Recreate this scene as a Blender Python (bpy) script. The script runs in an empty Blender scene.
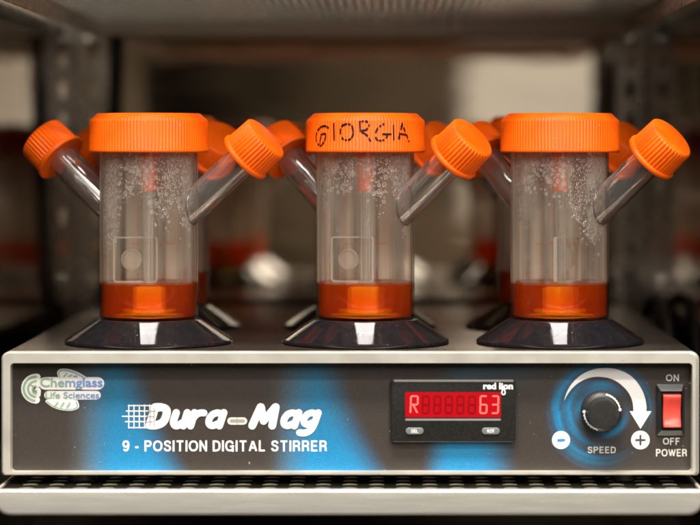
import bpy, bmesh, math, random
import numpy as np
from mathutils import Vector, Matrix
R = math.radians
random.seed(7)
C = bpy.context.scene.collection
EYE = 0.2035            # camera height above the lower shelf
F = 2450.0              # focal length expressed in photo pixels (700 wide)
D0 = 1.49               # distance of the stirrer's front face

# ------------------------------------------------------------------ materials
def mat(name, col=(.5, .5, .5), rough=.5, metal=0., spec=.5, trans=0., ior=1.45, bump=None, emit=None, coat=0., aniso=0.):
    m = bpy.data.materials.new(name); m.use_nodes = True
    p = m.node_tree.nodes['Principled BSDF']
    p.inputs['Base Color'].default_value = (*col, 1); p.inputs['Roughness'].default_value = rough
    p.inputs['Metallic'].default_value = metal; p.inputs['IOR'].default_value = ior
    p.inputs['Specular IOR Level'].default_value = spec
    p.inputs['Transmission Weight'].default_value = trans
    p.inputs['Coat Weight'].default_value = coat
    p.inputs['Anisotropic'].default_value = aniso
    if emit:
        p.inputs['Emission Color'].default_value = (*emit[:3], 1); p.inputs['Emission Strength'].default_value = emit[3]
    return m

def nodes(m): return m.node_tree.nodes, m.node_tree.links, m.node_tree.nodes['Principled BSDF']

def add_noise(m, scale, col_amt=.0, rough_amt=.0, bump=0., stretch=(1, 1, 1), dist=.001, detail=5):
    """gentle irregularity: colour value, roughness and bump from one object-space noise"""
    n, l, p = nodes(m)
    tc = n.new('ShaderNodeTexCoord'); mp = n.new('ShaderNodeMapping'); nz = n.new('ShaderNodeTexNoise')
    mp.inputs['Scale'].default_value = stretch
    nz.inputs['Scale'].default_value = scale; nz.inputs['Detail'].default_value = detail
    l.new(tc.outputs['Object'], mp.inputs['Vector']); l.new(mp.outputs['Vector'], nz.inputs['Vector'])
    if col_amt:
        base = list(p.inputs['Base Color'].default_value)
        mr = n.new('ShaderNodeMapRange'); mr.inputs['From Min'].default_value = .3; mr.inputs['From Max'].default_value = .7
        mr.inputs['To Min'].default_value = 1 - col_amt; mr.inputs['To Max'].default_value = 1 + col_amt
        vm = n.new('ShaderNodeVectorMath'); vm.operation = 'SCALE'; vm.inputs[0].default_value = base[:3]
        l.new(nz.outputs['Fac'], mr.inputs['Value']); l.new(mr.outputs['Result'], vm.inputs['Scale'])
        l.new(vm.outputs['Vector'], p.inputs['Base Color'])
    if rough_amt:
        r0 = p.inputs['Roughness'].default_value
        mr = n.new('ShaderNodeMapRange'); mr.inputs['From Min'].default_value = .3; mr.inputs['From Max'].default_value = .7
        mr.inputs['To Min'].default_value = max(.01, r0 - rough_amt); mr.inputs['To Max'].default_value = r0 + rough_amt
        l.new(nz.outputs['Fac'], mr.inputs['Value']); l.new(mr.outputs['Result'], p.inputs['Roughness'])
    if bump:
        b = n.new('ShaderNodeBump'); b.inputs['Strength'].default_value = bump; b.inputs['Distance'].default_value = dist
        l.new(nz.outputs['Fac'], b.inputs['Height']); l.new(b.outputs['Normal'], p.inputs['Normal'])
    return m

def add_specks(m, scale, thr, col, amt):
    """sparse dust and scuff specks over the base colour"""
    n, l, p = nodes(m); lk = p.inputs['Base Color'].links[0]; src = lk.from_socket
    tc = n.new('ShaderNodeTexCoord'); nz = n.new('ShaderNodeTexNoise'); nz.inputs['Scale'].default_value = scale; nz.inputs['Detail'].default_value = 2
    r = n.new('ShaderNodeMapRange'); r.inputs['From Min'].default_value = thr; r.inputs['From Max'].default_value = thr + .03; r.inputs['To Max'].default_value = amt
    mx = n.new('ShaderNodeMix'); mx.data_type = 'RGBA'; mx.inputs[7].default_value = (*col, 1)
    l.new(tc.outputs['Object'], nz.inputs['Vector']); l.new(nz.outputs['Fac'], r.inputs['Value']); l.new(r.outputs['Result'], mx.inputs[0])
    l.new(src, mx.inputs[6]); l.new(mx.outputs[2], p.inputs['Base Color']); return m

M = {}
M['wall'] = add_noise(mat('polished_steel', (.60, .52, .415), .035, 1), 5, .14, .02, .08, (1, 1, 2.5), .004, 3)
M['side_wall'] = add_noise(mat('dimmed_side_steel', (.16, .138, .112), .08, 1), 5, .12, .04, .12, (1, 1, 2.5), .004, 3)  # steel colour darkened to dim what the side walls mirror
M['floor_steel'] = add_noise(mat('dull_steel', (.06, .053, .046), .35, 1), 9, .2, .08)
M['pilaster'] = add_noise(mat('galvanised_strip', (.36, .32, .265), .24, .92), 60, .1, .06)
M['shelf'] = add_noise(mat('brushed_shelf_steel', (.36, .32, .26), .22, 1), 30, .08, .06, .1, (1, 14, 14), .0004)
M['shelf_lip'] = add_noise(mat('satin_shelf_edge', (.64, .61, .54), .26, .5), 25, .06, .05, .1, (1, 12, 12), .0004)
M['rear_lip'] = add_noise(mat('dull_shelf_edge', (.62, .55, .43), .55, .25), 25, .06, .05)
M['lit_rim'] = mat('lit_rim_steel', (.60, .56, .46), .35, .6)  # hole rims painted paler than the plate, as if catching light
M['housing'] = add_noise(mat('grey_housing_steel', (.21, .175, .145), .21, .9), 700, .16, .06, .12, (1, 1, 1), .0003)
M['frame'] = add_specks(add_noise(mat('champagne_frame', (.60, .57, .49), .36, .45), 45, .06, .08, .05, (1, 1, 1), .0002), 480, .72, (.30, .27, .22), .6)
M['orange'] = add_specks(add_noise(mat('orange_polypropylene', (.97, .128, .002), .40, 0, .32), 70, .075, .10, .05, (1, 1, 1), .0003), 650, .70, (.95, .42, .20), .5)
M['orange'].node_tree.nodes['Principled BSDF'].inputs['Subsurface Weight'].default_value = .12
M['orange'].node_tree.nodes['Principled BSDF'].inputs['Subsurface Radius'].default_value = (.004, .0012, .0003)
M['black_gloss'] = add_specks(add_noise(mat('glossy_black_plastic', (.009, .008, .009), .05, 0, .5, 0, 1.58), 200, .2, .05), 900, .735, (.30, .28, .26), .8)
M['black'] = add_noise(mat('satin_black_plastic', (.016, .015, .014), .34, 0, .45), 900, .15, .06)
M['knob'] = add_noise(mat('matt_black_knob', (.022, .020, .018), .42, 0, .4), 900, .15, .06)
M['rubber'] = add_noise(mat('black_rubber', (.012, .011, .010), .6), 400, .2, .1)
M['cable'] = add_noise(mat('black_cable_sheath', (.008, .007, .007), .5), 300, .2, .1)
M['white'] = add_noise(mat('white_print', (.84, .83, .80), .45), 1500, .03)
M['cream'] = add_noise(mat('cream_print', (.60, .58, .53), .45), 1500, .03)
M['grey_print'] = mat('grey_print', (.30, .28, .26), .45)
M['blue_print'] = mat('blue_print', (.03, .22, .55), .45)
M['dark_print'] = mat('dark_print', (.06, .048, .042), .45)
M['silver'] = mat('bright_trim', (.62, .60, .58), .3, .7)
M['ink'] = mat('marker_ink', (.022, .008, .012), .4)
M['red_rocker'] = add_noise(mat('red_rocker_plastic', (.80, .075, .055), .32, 0, .5), 300, .04, .05)
M['screen'] = mat('lit_red_screen', (.22, .002, .004), .25, emit=(1, .0, .012, .27))
M['digit'] = mat('lit_digit', (.45, .06, .05), .3, emit=(1, .15, .12, 1.15))
M['dim_digit'] = mat('unlit_digit', (.10, .001, .002), .3, emit=(.42, .0, .005, .34))
M['shaft'] = mat('clear_impeller_plastic', (.97, .96, .93), .06, 0, .5, .94, 1.49)
def thin_clear():
    m = bpy.data.materials.new('thin_clear_sheet'); m.use_nodes = True
    n, l = m.node_tree.nodes, m.node_tree.links; n.remove(n['Principled BSDF'])
    tr = n.new('ShaderNodeBsdfTransparent'); tr.inputs['Color'].default_value = (.95, .94, .92, 1)
    gl = n.new('ShaderNodeBsdfGlossy'); gl.inputs['Roughness'].default_value = .05; d = n.new('ShaderNodeBsdfTranslucent'); d.inputs['Color'].default_value = (.9, .85, .78, 1)
    a = n.new('ShaderNodeMixShader'); a.inputs[0].default_value = .06; b = n.new('ShaderNodeMixShader'); b.inputs[0].default_value = .03
    l.new(tr.outputs[0], a.inputs[1]); l.new(gl.outputs[0], a.inputs[2]); l.new(a.outputs[0], b.inputs[1]); l.new(d.outputs[0], b.inputs[2])
    l.new(b.outputs[0], n['Material Output'].inputs['Surface']); return m
M['sheet'] = thin_clear()
M['paddle_edge'] = mat('polished_paddle_edge', (.90, .86, .80), .10, 0, .5, .68, 1.45)
M['magnet'] = add_noise(mat('white_magnet_housing', (.92, .88, .80), .35), 100, .05)
M['disc'] = mat('frosted_disc', (.80, .72, .64), .35, 0, .5, .82, 1.2)
M['drop'] = mat('water_droplet', (1, 1, 1), .0, 0, .5, .90, 1.33)
M['orange_arc'] = mat('thin_orange_arc', (.80, .12, .03), .5)  # thin orange arc on the inner rear wall

def painted(name, rough=.4, noise=0.):
    m = mat(name, rough=rough); n, l, p = nodes(m)
    a = n.new('ShaderNodeVertexColor'); a.layer_name = 'Col'
    if noise:
        tc = n.new('ShaderNodeTexCoord'); nz = n.new('ShaderNodeTexNoise'); nz.inputs['Scale'].default_value = 1400
        nz.inputs['Detail'].default_value = 2
        mr = n.new('ShaderNodeMapRange'); mr.inputs['To Min'].default_value = 1 - noise; mr.inputs['To Max'].default_value = 1 + noise
        vm = n.new('ShaderNodeVectorMath'); vm.operation = 'SCALE'
        l.new(tc.outputs['Object'], nz.inputs['Vector']); l.new(nz.outputs['Fac'], mr.inputs['Value'])
        l.new(a.outputs['Color'], vm.inputs[0]); l.new(mr.outputs['Result'], vm.inputs['Scale'])
        l.new(vm.outputs['Vector'], p.inputs['Base Color'])
    else:
        l.new(a.outputs['Color'], p.inputs['Base Color'])
    return m
M['panel'] = add_specks(painted('printed_panel_film', .38, .35), 420, .755, (.45, .43, .40), .7)
M['logo'] = painted('printed_logo', .45)

def flask_glass():
    """thin clear polystyrene wall: mirror-like at a glance, faintly misted, with pale upright streaks painted in for reflections"""
    m = bpy.data.materials.new('clear_flask_wall'); m.use_nodes = True
    n, l = m.node_tree.nodes, m.node_tree.links; n.remove(n['Principled BSDF']); out = n['Material Output']
    tc = n.new('ShaderNodeTexCoord'); sp = n.new('ShaderNodeSeparateXYZ'); l.new(tc.outputs['Object'], sp.inputs['Vector'])
    def noise(scale, stretch, lo, hi, a, b):
        mp = n.new('ShaderNodeMapping'); mp.inputs['Scale'].default_value = stretch; nz = n.new('ShaderNodeTexNoise')
        nz.inputs['Scale'].default_value = scale; nz.inputs['Detail'].default_value = 4
        l.new(tc.outputs['Object'], mp.inputs['Vector']); l.new(mp.outputs['Vector'], nz.inputs['Vector'])
        r = n.new('ShaderNodeMapRange'); r.inputs['From Min'].default_value = lo; r.inputs['From Max'].default_value = hi
        r.inputs['To Min'].default_value = a; r.inputs['To Max'].default_value = b; l.new(nz.outputs['Fac'], r.inputs['Value']); return r.outputs['Result']
    def math_(op, a, b):
        q = n.new('ShaderNodeMath'); q.operation = op
        for i, v in enumerate((a, b)):
            if isinstance(v, (int, float)): q.inputs[i].default_value = v
            else: l.new(v, q.inputs[i])
        return q.outputs[0]
    streak = noise(120, (1, 1, .015), .45, .575, .14, 1.)  # pale stripes paint bright reflections into the wall, stronger at the rear
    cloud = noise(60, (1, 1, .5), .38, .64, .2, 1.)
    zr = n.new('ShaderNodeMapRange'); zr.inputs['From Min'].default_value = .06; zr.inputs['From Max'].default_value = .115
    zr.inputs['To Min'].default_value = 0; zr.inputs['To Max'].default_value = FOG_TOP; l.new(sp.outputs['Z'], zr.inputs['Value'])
    fog_glow = math_('MULTIPLY', streak, GLOW_STREAK)
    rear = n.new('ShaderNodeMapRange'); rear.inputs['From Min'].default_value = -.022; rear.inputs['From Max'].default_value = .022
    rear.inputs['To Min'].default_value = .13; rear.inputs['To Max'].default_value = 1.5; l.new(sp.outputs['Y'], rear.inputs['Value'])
    fog_glow = math_('ADD', math_('MULTIPLY', fog_glow, rear.outputs['Result']), math_('MULTIPLY', zr.outputs['Result'], cloud))
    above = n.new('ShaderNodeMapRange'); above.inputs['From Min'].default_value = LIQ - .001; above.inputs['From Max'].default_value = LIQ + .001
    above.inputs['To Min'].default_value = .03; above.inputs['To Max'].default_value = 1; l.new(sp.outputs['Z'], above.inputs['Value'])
    fog_glow = math_('MULTIPLY', fog_glow, above.outputs['Result'])
    lw = n.new('ShaderNodeLayerWeight'); lw.inputs['Blend'].default_value = .5
    tint = n.new('ShaderNodeValToRGB'); e = tint.color_ramp.elements; e[0].position = .55; e[0].color = (.99, .985, .975, 1); e[1].position = 1.; e[1].color = (.42, .40, .36, 1)
    l.new(lw.outputs['Facing'], tint.inputs['Fac'])
    tr = n.new('ShaderNodeBsdfTransparent'); l.new(tint.outputs['Color'], tr.inputs['Color'])
    gl = n.new('ShaderNodeBsdfGlossy'); gl.inputs['Roughness'].default_value = .03
    fr = n.new('ShaderNodeFresnel'); fr.inputs['IOR'].default_value = 1.5
    geo = n.new('ShaderNodeNewGeometry'); front = math_('SUBTRACT', 1., geo.outputs['Backfacing'])
    wall = n.new('ShaderNodeMixShader'); l.new(math_('MULTIPLY', fr.outputs[0], front), wall.inputs[0]); l.new(tr.outputs[0], wall.inputs[1]); l.new(gl.outputs[0], wall.inputs[2])
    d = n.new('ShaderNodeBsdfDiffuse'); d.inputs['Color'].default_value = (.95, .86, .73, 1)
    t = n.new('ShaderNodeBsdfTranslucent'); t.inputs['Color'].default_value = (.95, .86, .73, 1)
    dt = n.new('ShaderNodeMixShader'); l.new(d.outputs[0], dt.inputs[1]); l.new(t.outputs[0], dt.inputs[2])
    mx = n.new('ShaderNodeMixShader'); l.new(fog_glow, mx.inputs[0]); l.new(wall.outputs[0], mx.inputs[1]); l.new(dt.outputs[0], mx.inputs[2])
    l.new(mx.outputs[0], out.inputs['Surface'])
    return m
LIQ, FOG_TOP, GLOW_STREAK = .0385, .13, .58
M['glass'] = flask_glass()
M['arm_glass'] = mat('clear_side_arm', (.975, .965, .94), .012, 0, .5, .965, 1.50)

def liquid_mat():
    m = mat('orange_culture_medium', (1, .93, .85), .0, 0, .5, 1., 1.34)
    n, l, p = nodes(m)
    va = n.new('ShaderNodeVolumeAbsorption'); va.inputs['Color'].default_value = (1., .71, .0, 1); va.inputs['Density'].default_value = 175
    vs = n.new('ShaderNodeVolumeScatter'); vs.inputs['Color'].default_value = (1., .36, .02, 1); vs.inputs['Density'].default_value = 20; vs.inputs['Anisotropy'].default_value = .25
    tr = n.new('ShaderNodeBsdfTransparent'); mx = n.new('ShaderNodeMixShader'); mx.inputs[0].default_value = .5
    l.new(tr.outputs[0], mx.inputs[1]); l.new(p.outputs[0], mx.inputs[2]); l.new(mx.outputs[0], n['Material Output'].inputs['Surface'])
    ad = n.new('ShaderNodeAddShader'); l.new(va.outputs[0], ad.inputs[0]); l.new(vs.outputs[0], ad.inputs[1])
    l.new(ad.outputs[0], n['Material Output'].inputs['Volume'])
    return m
M['liquid'] = liquid_mat()

# ------------------------------------------------------------------ object helpers
def link(name, me, parent=None, loc=None):
    o = bpy.data.objects.new(name, me); C.objects.link(o)
    if parent: o.parent = parent
    if loc: o.location = loc
    return o

def to_mesh(name, verts, faces, m, smooth=None, cols=None):
    me = bpy.data.meshes.new(name); me.from_pydata([tuple(v) for v in verts], [], faces); me.update()
    if m: me.materials.append(m)
    bm = bmesh.new(); bm.from_mesh(me)
    if smooth is not None: bmesh.ops.recalc_face_normals(bm, faces=bm.faces)
    bm.to_mesh(me); bm.free()
    if smooth is not None:
        me.polygons.foreach_set('use_smooth', [True] * len(me.polygons)); me.set_sharp_from_angle(angle=R(smooth))
    if cols is not None:
        a = me.color_attributes.new('Col', 'FLOAT_COLOR', 'POINT')
        a.data.foreach_set('color', np.asarray(cols, np.float32).ravel())
    return me

def empty(name, loc, rz=0):
    o = bpy.data.objects.new(name, None); C.objects.link(o); o.location = loc; o.rotation_euler = (0, 0, rz)
    o.empty_display_size = .02
    return o

def tag(o, label=None, cat=None, group=None, kind=None):
    for k, v in (('label', label), ('category', cat), ('group', group), ('kind', kind)):
        if v: o[k] = v
    return o

class MB:
    """collects shapes into one mesh"""
    def __init__(s): s.v, s.f = [], []
    def add(s, v, f):
        k = len(s.v); s.v += [Vector(p) for p in v]; s.f += [[i + k for i in q] for q in f]; return s
    def box(s, x0, x1, y0, y1, z0, z1, bev=0., seg=2):
        bm = bmesh.new(); bmesh.ops.create_cube(bm, size=1)
        for v in bm.verts:
            v.co = ((x0 + x1) / 2 + v.co.x * (x1 - x0), (y0 + y1) / 2 + v.co.y * (y1 - y0), (z0 + z1) / 2 + v.co.z * (z1 - z0))
        if bev: bmesh.ops.bevel(bm, geom=bm.edges[:], offset=bev, segments=seg, affect='EDGES', profile=.5)
        bm.verts.index_update()
        s.add([v.co.copy() for v in bm.verts], [[v.index for v in f.verts] for f in bm.faces]); bm.free(); return s
    def lathe(s, prof, n=64, rib=None, mtx=None, cap0=True, cap1=True):
        """prof: (r, z, rib amplitude); rib: ribs around"""
        k = len(s.v); vs = []
        for r, z, a in prof:
            for i in range(n):
                t = 2 * math.pi * i / n
                rr = r + (a * math.cos(rib * t) if rib and a else 0)
                vs.append(Vector((rr * math.cos(t), rr * math.sin(t), z)))
        if mtx: vs = [mtx @ v for v in vs]
        fs = []
        for j in range(len(prof) - 1):
            for i in range(n):
                a, b = j * n + i, j * n + (i + 1) % n
                fs.append([a, b, b + n, a + n])
        if cap0: fs.append(list(range(n))[::-1])
        if cap1: fs.append([(len(prof) - 1) * n + i for i in range(n)])
        return s.add(vs, fs)
    def tube(s, pts, r, n=12):
        pts = [Vector(p) for p in pts]; vs = []
        up = None
        for i, p in enumerate(pts):
            d = (pts[min(i + 1, len(pts) - 1)] - pts[max(i - 1, 0)]).normalized()
            if up is None: up = d.orthogonal().normalized()
            up = (up - d * up.dot(d)).normalized(); q = d.cross(up)
            vs += [p + (up * math.cos(2 * math.pi * k / n) + q * math.sin(2 * math.pi * k / n)) * r for k in range(n)]
        fs = [[j * n + i, j * n + (i + 1) % n, (j + 1) * n + (i + 1) % n, (j + 1) * n + i] for j in range(len(pts) - 1) for i in range(n)]
        fs += [list(range(n))[::-1], [(len(pts) - 1) * n + i for i in range(n)]]
        return s.add(vs, fs)
    def mesh(s, name, m, smooth=35): return to_mesh(name, s.v, s.f, m, smooth)
    def obj(s, name, m, parent=None, smooth=35, loc=None): return link(name, s.mesh(name, m, smooth), parent, loc)

def spline(pts, k=8):
    """Catmull-Rom through the points"""
    pts = [Vector(p) for p in pts]; out = []
    for i in range(len(pts) - 1):
        p0, p1, p2, p3 = pts[max(i - 1, 0)], pts[i], pts[i + 1], pts[min(i + 2, len(pts) - 1)]
        for j in range(k):
            t = j / k
            out.append(.5 * ((2 * p1) + (p2 - p0) * t + (2 * p0 - 5 * p1 + 4 * p2 - p3) * t * t + (3 * p1 - p0 - 3 * p2 + p3) * t ** 3))
    return out + [pts[-1]]

def rrect(x0, x1, z0, z1, r, n=6):
    """rounded rectangle, anticlockwise; r one radius or (bottom right, top right, top left, bottom left)"""
    rs = r if isinstance(r, (tuple, list)) else (r,) * 4
    out = []
    for (cx, cz, sx, sz, a0), q in zip(((x1, z0, -1, 1, -90), (x1, z1, -1, -1, 0), (x0, z1, 1, -1, 90), (x0, z0, 1, 1, 180)), rs):
        for i in range(n + 1):
            a = R(a0 + 90 * i / n); out.append((cx + sx * q + q * math.cos(a), cz + sz * q + q * math.sin(a)))
    return out

def prism_y(mb, loop, y0, y1, bev=0., steps=4):
    """outline in x,z extruded from y0 (front) back to y1, with a rounded edge at the front"""
    n = len(loop); cx = sum(p[0] for p in loop) / n; cz = sum(p[1] for p in loop) / n
    hx = max(abs(p[0] - cx) for p in loop); hz = max(abs(p[1] - cz) for p in loop)
    vs = []
    for k in range(steps + 1):
        a = math.pi / 2 * k / steps; ins = bev * (1 - math.sin(a)); y = y0 + bev * (1 - math.cos(a))
        vs += [(cx + (x - cx) * (1 - ins / hx), y, cz + (z - cz) * (1 - ins / hz)) for x, z in loop]
    vs += [(x, y1, z) for x, z in loop]; L_ = steps + 1
    fs = [list(range(n))] + [[i + k * n, (i + 1) % n + k * n, (i + 1) % n + (k + 1) * n, i + (k + 1) * n] for k in range(L_) for i in range(n)]
    fs.append([L_ * n + i for i in range(n)][::-1])
    return mb.add(vs, fs)

# ------------------------------------------------------------------ the incubator chamber (setting)
BX0, BX1, BY = -.257, .202, 1.98
def struct(name, mb, m, smooth=30):
    o = mb.obj(name, m, None, smooth); o['kind'] = 'structure'; return o
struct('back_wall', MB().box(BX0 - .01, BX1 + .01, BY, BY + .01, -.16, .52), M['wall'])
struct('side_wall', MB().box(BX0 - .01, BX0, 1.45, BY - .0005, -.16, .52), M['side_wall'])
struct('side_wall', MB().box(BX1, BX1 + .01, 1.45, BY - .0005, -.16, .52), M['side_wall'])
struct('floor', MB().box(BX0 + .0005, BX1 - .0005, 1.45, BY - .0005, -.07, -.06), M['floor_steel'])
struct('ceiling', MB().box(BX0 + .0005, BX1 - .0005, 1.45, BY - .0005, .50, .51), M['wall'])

def pilaster(x0, x1, label):
    """slotted shelf standard on the back wall"""
    root = tag(empty('shelf_pilaster', ((x0 + x1) / 2, BY - .006, -.15)), label, 'shelf support', 'slotted shelf supports on the back wall')
    w = (x1 - x0) / 2; xs = [-w, -.0034, .0034, w]; mb = MB(); z = 0.
    zs = [0.]
    while zs[-1] < .62: zs += [zs[-1] + .013, zs[-1] + .0255]
    def q(a, b, c, d): mb.add([a, b, c, d], [[0, 1, 2, 3]])
    for k in range(len(zs) - 1):
        for i in range(3):
            if i == 1 and k % 2: continue
            q((xs[i], 0, zs[k]), (xs[i + 1], 0, zs[k]), (xs[i + 1], 0, zs[k + 1]), (xs[i], 0, zs[k + 1]))
        if k % 2:
            for x in xs[1:3]: q((x, 0, zs[k]), (x, .0015, zs[k]), (x, .0015, zs[k + 1]), (x, 0, zs[k + 1]))
    for x in (-w, w): q((x, 0, 0), (x, .0055, 0), (x, .0055, zs[-1]), (x, 0, zs[-1]))
    bmv = to_mesh('strip', mb.v, mb.f, M['pilaster']); link('strip', bmv, root)
    for zc in (.14, .44):
        MB().box(-.005, .005, -.010, -.0004, zc - .004, zc + .005, .001).obj('clip', M['pilaster'], root)
pilaster(-.2565 + .0005, -.2330, 'bright slotted steel strip in the back corner behind the left flask')
pilaster(.1780, .2005, 'dark slotted steel strip in the back corner behind the right flask')

def shelf(z, y0, y1, front_lip, back_lip, label, corner=.008, pitch=.0162, rad=.0047, stagger=0):
    """perforated plate with folded edges; z = its upper face"""
    x0, x1 = -.2385, .1838
    root = tag(empty('perforated_shelf', ((x0 + x1) / 2, (y0 + y1) / 2, z)), label, 'shelf', 'perforated steel shelves')
    L, H = x1 - x0 - .004, y1 - y0 - .004
    th, n = .0008, 12
    nx = int(L / pitch); ny = int(H / pitch); ox = -nx * pitch / 2; oy = -ny * pitch / 2
    rims, fs = [], []
    vs = []
    for j in range(ny):
        for i in range(nx):
            cx, cy = ox + (i + .5 + (stagger * (j % 2) - stagger / 2) * .5) * pitch, oy + (j + .5) * pitch
            k = len(vs); h = pitch / 2
            ring = [(cx + rad * math.cos(2 * math.pi * a / n), cy + rad * math.sin(2 * math.pi * a / n)) for a in range(n)]
            def sq(a):
                c, s = math.cos(a), math.sin(a); q = h / max(abs(c), abs(s)); return (cx + c * q, cy + s * q)
            out = [sq(2 * math.pi * a / n) for a in range(n)]
            # true corners replace the nearest samples so neighbouring cells meet
            vs += [(x, y, 0) for x, y in ring] + [(x, y, 0) for x, y in out] + [(x, y, -th) for x, y in ring] + [(x, y, -th) for x, y in out]
            cor = len(vs); vs += [(cx + sx * h, cy + sy * h, zz) for zz in (0, -th) for sx, sy in ((1, 1), (-1, 1), (-1, -1), (1, -1))]
            for a in range(n):
                b = (a + 1) % n
                ang = (a + .5) / n * 4
                ci = {1: 0, 4: 1, 7: 2, 10: 3}.get(a)
                t = [k + a, k + n + a] + ([cor + ci] if ci is not None else []) + [k + n + b, k + b]
                fs.append(t)
                t2 = [k + 2 * n + a, k + 3 * n + a] + ([cor + 4 + ci] if ci is not None else []) + [k + 3 * n + b, k + 2 * n + b]
                fs.append(t2[::-1])
                rims.append(len(fs)); fs.append([k + a, k + b, k + 2 * n + b, k + 2 * n + a])
    me = to_mesh('plate', vs, fs, M['shelf']); me.materials.append(M['lit_rim'])
    for i in rims: me.polygons[i].material_index = 1
    link('plate', me, root)
    # plain margins round the perforated field
    mb = MB(); fx, fy = nx * pitch / 2, ny * pitch / 2
    mb.box(-L / 2, L / 2, -H / 2, -fy, -th, 0).box(-L / 2, L / 2, fy, H / 2, -th, 0)
    mb.box(-L / 2, -fx, -fy, fy, -th, 0).box(fx, L / 2, -fy, fy, -th, 0)
    mb.obj('margin', M['shelf'], root)
    w, h = (x1 - x0) / 2, (y1 - y0) / 2
    f = MB(); prism_y(f, rrect(-w, w, -front_lip, .0008, (corner, .0012, .0012, corner)), -h, -h + .0040, .0024, 6); f.obj('front_lip', M['shelf_lip'], root, 40)
    MB().box(-w, w, h - .0018, h, -back_lip, .0004, .0005).obj('back_lip', M['rear_lip'], root)
    for s in (-1, 1):
        MB().box(s * w - .0009, s * w + .0009, -h + .002, h - .002, -.0115, .0004, .0004).obj('side_lip', M['shelf_lip'], root)
    return root
shelf(0.0, 1.462, 1.955, .0150, .0115, 'perforated steel shelf under the stirrer with a bright rolled front edge')
shelf(.3062, 1.470, 1.955, .0110, .0115, 'blurred perforated steel shelf overhead, seen from below', pitch=.0125, rad=.0040, stagger=1)

# ------------------------------------------------------------------ the stirrer
PY = D0 + .0090                     # distance of the printed panel
PS = F / PY
def px(x): return (x - 395) / PS    # panel drawing coordinates (read off the photograph) to metres
def pz(y): return EYE - (y - 150) / PS
FS = F / D0
fx = lambda x: (x - 395) / FS
fz = lambda y: EYE - (y - 150) / FS

st = empty('magnetic_stirrer', (0, 0, 0))
tag(st, 'low nine position magnetic stirrer with blue and brown front panel and red display', 'stirrer')
HX0, HX1, HZ0, HZ1 = fx(1), fx(699.6), fz(475.5), fz(352)
# housing: open at the front where the panel sits
hb = MB()
lo = rrect(HX0, HX1, HZ0, HZ1, (.002, .0045, .0045, .002))
prism_y(hb, lo, PY + .0008, 1.93, .0004); hb.obj('housing', M['housing'], st)
# frame: ring with a rounded front edge
fr = MB()
outer = rrect(HX0 + .0002, HX1 - .0002, HZ0 + .0001, HZ1 - .0001, (.002, .0045, .0045, .002))
outs = rrect(HX0 + .0012, HX1 - .0024, HZ0 + .0007, HZ1 - .0008, (.002, .0045, .0045, .002))
inner = rrect(px(12.6), px(690.7), pz(470.3), pz(361.8), .0022)
n = len(outer)
ylay = [(outer, PY + .0006), (outer, D0 + .0012), (outs, D0), (inner, D0), (inner, PY + .0006)]
vs = [(x, y, z) for lp, y in ylay for x, z in lp]
fs = [[k * n + i, k * n + (i + 1) % n, (k + 1) * n + (i + 1) % n, (k + 1) * n + i] for k in range(4) for i in range(n)]
fr.add(vs, fs); fr.obj('front_frame', M['frame'], st, 25)
for fxp, fyp in ((78, 1.508), (626, 1.508), (90, 1.90), (610, 1.90)):
    MB().lathe([(.0075, 0, 0), (.0085, .001, 0), (.0085, HZ0, 0)], 24).obj('foot', M['rubber'], st, loc=(fx(fxp), fyp, .0002))

# printed panel: a fine grid carrying the printed artwork
NX, NZ = 560, 92
gx = np.linspace(12, 691.4, NX); gy = np.linspace(470.8, 361.4, NZ)
X, Y = np.meshgrid(gx, gy); t = (Y - 362) / 108
sm = lambda a, b, v: np.clip((v - a) / (b - a), 0, 1) ** 2 * (3 - 2 * np.clip((v - a) / (b - a), 0, 1))
tt = np.clip(t, 0, 1)
brown = np.stack([.044 + 0 * X, .0355 + 0 * X, .0305 + 0 * X], -1)
haze = np.array([.10, .135, .16]); deep = np.array([.024, .092, .14]); bright = np.array([.016, .205, .42])
def mixc(a, b, w): return a * (1 - w[..., None]) + b * w[..., None]
col = brown
def blue_at(w, lv):
    global col
    c = mixc(np.broadcast_to(deep, X.shape + (3,)), np.broadcast_to(bright, X.shape + (3,)), np.clip(lv, 0, 1))
    col = mixc(col, c, np.clip(w, 0, 1))
# first flame
col = mixc(col, haze, sm(62, 98, X) * (1 - sm(98, 125, X)) * .75 * (.45 + .55 * tt))
xr = 136 + 44 * tt ** 1.6
blue_at(sm(76, 118, X) * (1 - sm(-26, 14, X - xr)), .15 + .95 * tt)
# second flame
xr2 = 336 + 44 * tt ** 1.6
col = mixc(col, haze, sm(262, 300, X) * (1 - sm(300, 325, X)) * .7 * (.4 + .6 * tt))
blue_at(sm(276, 322, X + 8 * tt) * (1 - sm(-28, 14, X - xr2)), .10 + 1.05 * tt)
# third flame under and above the display
xl3 = 449 - 16 * tt; xr3 = 482 + 24 * tt ** .7
blue_at(sm(-14, 16, X - xl3) * (1 - sm(-30, 16, X - xr3)) * (.45 + .55 * sm(.2, .75, tt)), -.1 + 1.15 * tt)
blue_at(sm(452, 475, X) * (1 - sm(505, 560, X)) * (1 - sm(.02, .30, tt)) * .35, 0 * X)
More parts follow.
